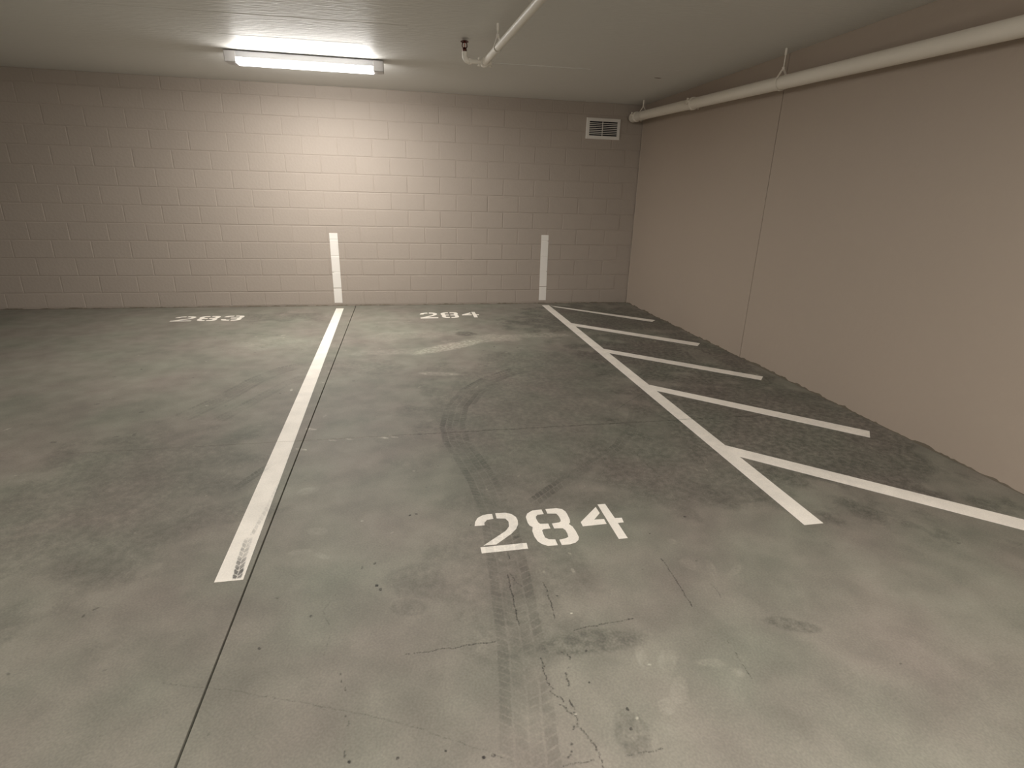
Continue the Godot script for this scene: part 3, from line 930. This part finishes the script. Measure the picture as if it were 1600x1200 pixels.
func fittings() -> void:
	var white := flat(Color(0.93, 0.91, 0.87), 0.45)
	# ---- sprinkler pipe under the ceiling
	var a := Vector3(0.689, 2.372, -4.84)
	var z := Vector3(0.918, 2.372, -0.1)
	var dir := (z - a).normalized()
	var t := thing("sprinkler_pipe", "white sprinkler pipe hung under the ceiling, ending in an upturned head", "pipe", a)
	part("pipe", tube([Vector3.ZERO, z - a], 0.0245, 24), white, t)
	part("end_plug", lathe(-dir, [[0, 0.0], [0, 0.026], [0.02, 0.026], [0.026, 0.02], [0.026, 0]], 20), white, t)
	coupling(t, dir * 0.03, 0.0255, dir, dir.cross(Vector3.UP).normalized(), white)
	hanger(self_offset(t), dir * 0.5, 0.0245, dir, white)
	var left := -dir.cross(Vector3.UP).normalized()
	if left.x > 0.0:
		left = -left
	var br := dir * 0.03
	part("branch", tube([br, br + left * 0.14], 0.0155, 16), white, t)
	var el := []
	for k in 7:
		var q := PI * 0.5 * k / 6.0
		el.append(br + left * (0.125 + 0.034 * sin(q)) + Vector3.UP * (0.034 * (1.0 - cos(q))))
	el.append(br + left * 0.159 + Vector3.UP * 0.062)
	part("elbow", tube(el, 0.0205, 18), white, t)
	part("elbow_collar", lathe(left, [[0, 0.015], [0, 0.024], [0.016, 0.024], [0.016, 0.015]], 18), white, t, br + left * 0.108)
	var hd := part("sprinkler_head", lathe(Vector3.UP, [[0, 0], [0, 0.013], [0.012, 0.015], [0.016, 0.011], [0.024, 0.008], [0.024, 0]], 8), flat(Color(0.27, 0.12, 0.07), 0.4, 0.7), t, br + left * 0.159 + Vector3.UP * 0.062)
	hd.scale = Vector3.ONE * 1.2
	hd.set_meta("label", "dark copper upright sprinkler head")
	var brass := flat(Color(0.3, 0.13, 0.08), 0.4, 0.7)
	for s in [-1.0, 1.0]:
		part("frame_arm", tube([left * s * 0.009 + Vector3.UP * 0.018, left * s * 0.016 + Vector3.UP * 0.03, left * s * 0.014 + Vector3.UP * 0.046, Vector3.UP * 0.058], 0.0032, 8), brass, hd)
	part("bulb", lathe(Vector3.UP, [[0.022, 0], [0.024, 0.002], [0.04, 0.0028], [0.056, 0.0015], [0.057, 0]], 8), flat(Color(0.6, 0.08, 0.05), 0.15), hd)
	var st := st_new()
	add_lathe(st, Vector3.ZERO, Vector3.UP, [[0.056, 0.0], [0.056, 0.007], [0.06, 0.016], [0.055, 0.0265], [0.0565, 0.0268], [0.0625, 0.016], [0.064, 0.0]], 24)
	part("deflector", st.commit(), brass, hd)

	# ---- main pipe along the right wall
	var p0 := Vector3(2.925, 2.364, -7.17)
	var p1 := Vector3(3.0, 2.2625, -3.6)
	dir = (p1 - p0).normalized()
	p1 = p0 + dir * 6.0
	p1.x = minf(p1.x, 3.03)
	dir = (p1 - p0).normalized()
	var w := thing("main_pipe", "thick white pipe running along the top of the right wall", "pipe", p0)
	var cream := flat(Color(0.92, 0.89, 0.84), 0.5)
	part("pipe", tube([Vector3.ZERO, p1 - p0], 0.05, 32), cream, w)
	part("end_cap", lathe(-dir, [[-0.03, 0.052], [-0.002, 0.056], [0.02, 0.055], [0.036, 0.044], [0.042, 0.026], [0.043, 0]], 28), cream, w)
	for d in [0.09, 1.47]:
		coupling(w, dir * d, 0.051, dir, (dir.cross(Vector3.UP).normalized() + Vector3.UP * 0.25).normalized(), cream)
	for d in [0.27, 2.83]:
		hanger(self_offset(w), dir * d, 0.05, dir, cream)

	# ---- vent in the block wall
	var vc := Vector3(2.563, 2.102, BACK)
	var v := thing("wall_vent", "white louvred vent high on the block wall near the corner", "vent", vc)
	var vw := flat(Color(0.88, 0.86, 0.83), 0.5)
	var ow := 0.226
	var iw := 0.186
	var hh := 0.246
	var i0 := 0.04
	var i1 := 0.206
	st = st_new()
	var outer := [Vector2(-ow, 0), Vector2(ow, 0), Vector2(ow, hh), Vector2(-ow, hh)]
	var inner := [Vector2(-iw, i0), Vector2(iw, i0), Vector2(iw, i1), Vector2(-iw, i1)]
	for k in 4:
		var k2 := (k + 1) % 4
		var o0: Vector2 = outer[k]
		var o1: Vector2 = outer[k2]
		var n0: Vector2 = inner[k]
		var n1: Vector2 = inner[k2]
		var m := (o0 + o1) * 0.5 - Vector2(0, hh / 2)
		var e := 0.006
		var c2 := Vector2(0, hh / 2)
		var s0 := o0 - (o0 - c2).sign() * e
		var s1 := o1 - (o1 - c2).sign() * e
		face(st, Vector3(o0.x, o0.y, -0.002), Vector3(o1.x, o1.y, -0.002), Vector3(o1.x, o1.y, 0.007), Vector3(o0.x, o0.y, 0.007), Vector3(m.x, m.y, 0))
		face(st, Vector3(o0.x, o0.y, 0.007), Vector3(o1.x, o1.y, 0.007), Vector3(s1.x, s1.y, 0.013), Vector3(s0.x, s0.y, 0.013), Vector3(m.x, m.y, 0.1))
		face(st, Vector3(s0.x, s0.y, 0.013), Vector3(s1.x, s1.y, 0.013), Vector3(n1.x, n1.y, 0.013), Vector3(n0.x, n0.y, 0.013), Vector3.BACK)
		face(st, Vector3(n0.x, n0.y, 0.013), Vector3(n1.x, n1.y, 0.013), Vector3(n1.x, n1.y, 0.0), Vector3(n0.x, n0.y, 0.0), Vector3(-m.x, -m.y, 0))
	part("frame", st.commit(), vw, v)
	part("backing", box(Vector3(iw * 2, i1 - i0, 0.002)), flat(Color(0.06, 0.06, 0.075), 0.8), v, Vector3(0, (i0 + i1) / 2, 0.0016))
	var louvre := box(Vector3(iw * 2 - 0.002, 0.0085, 0.0022), 0.0006)
	for k in 7:
		var s := part("slat", louvre, vw, v, Vector3(0, i0 + 0.166 * (k + 1) / 8.0, 0.0075))
		s.rotation.x = 0.55
	part("mullion", box(Vector3(0.008, i1 - i0, 0.005), 0.001), vw, v, Vector3(-0.012, (i0 + i1) / 2, 0.0112))

func self_offset(n: Node3D) -> Node3D:
	hang_from = n.position
	return n

var hang_from := Vector3.ZERO
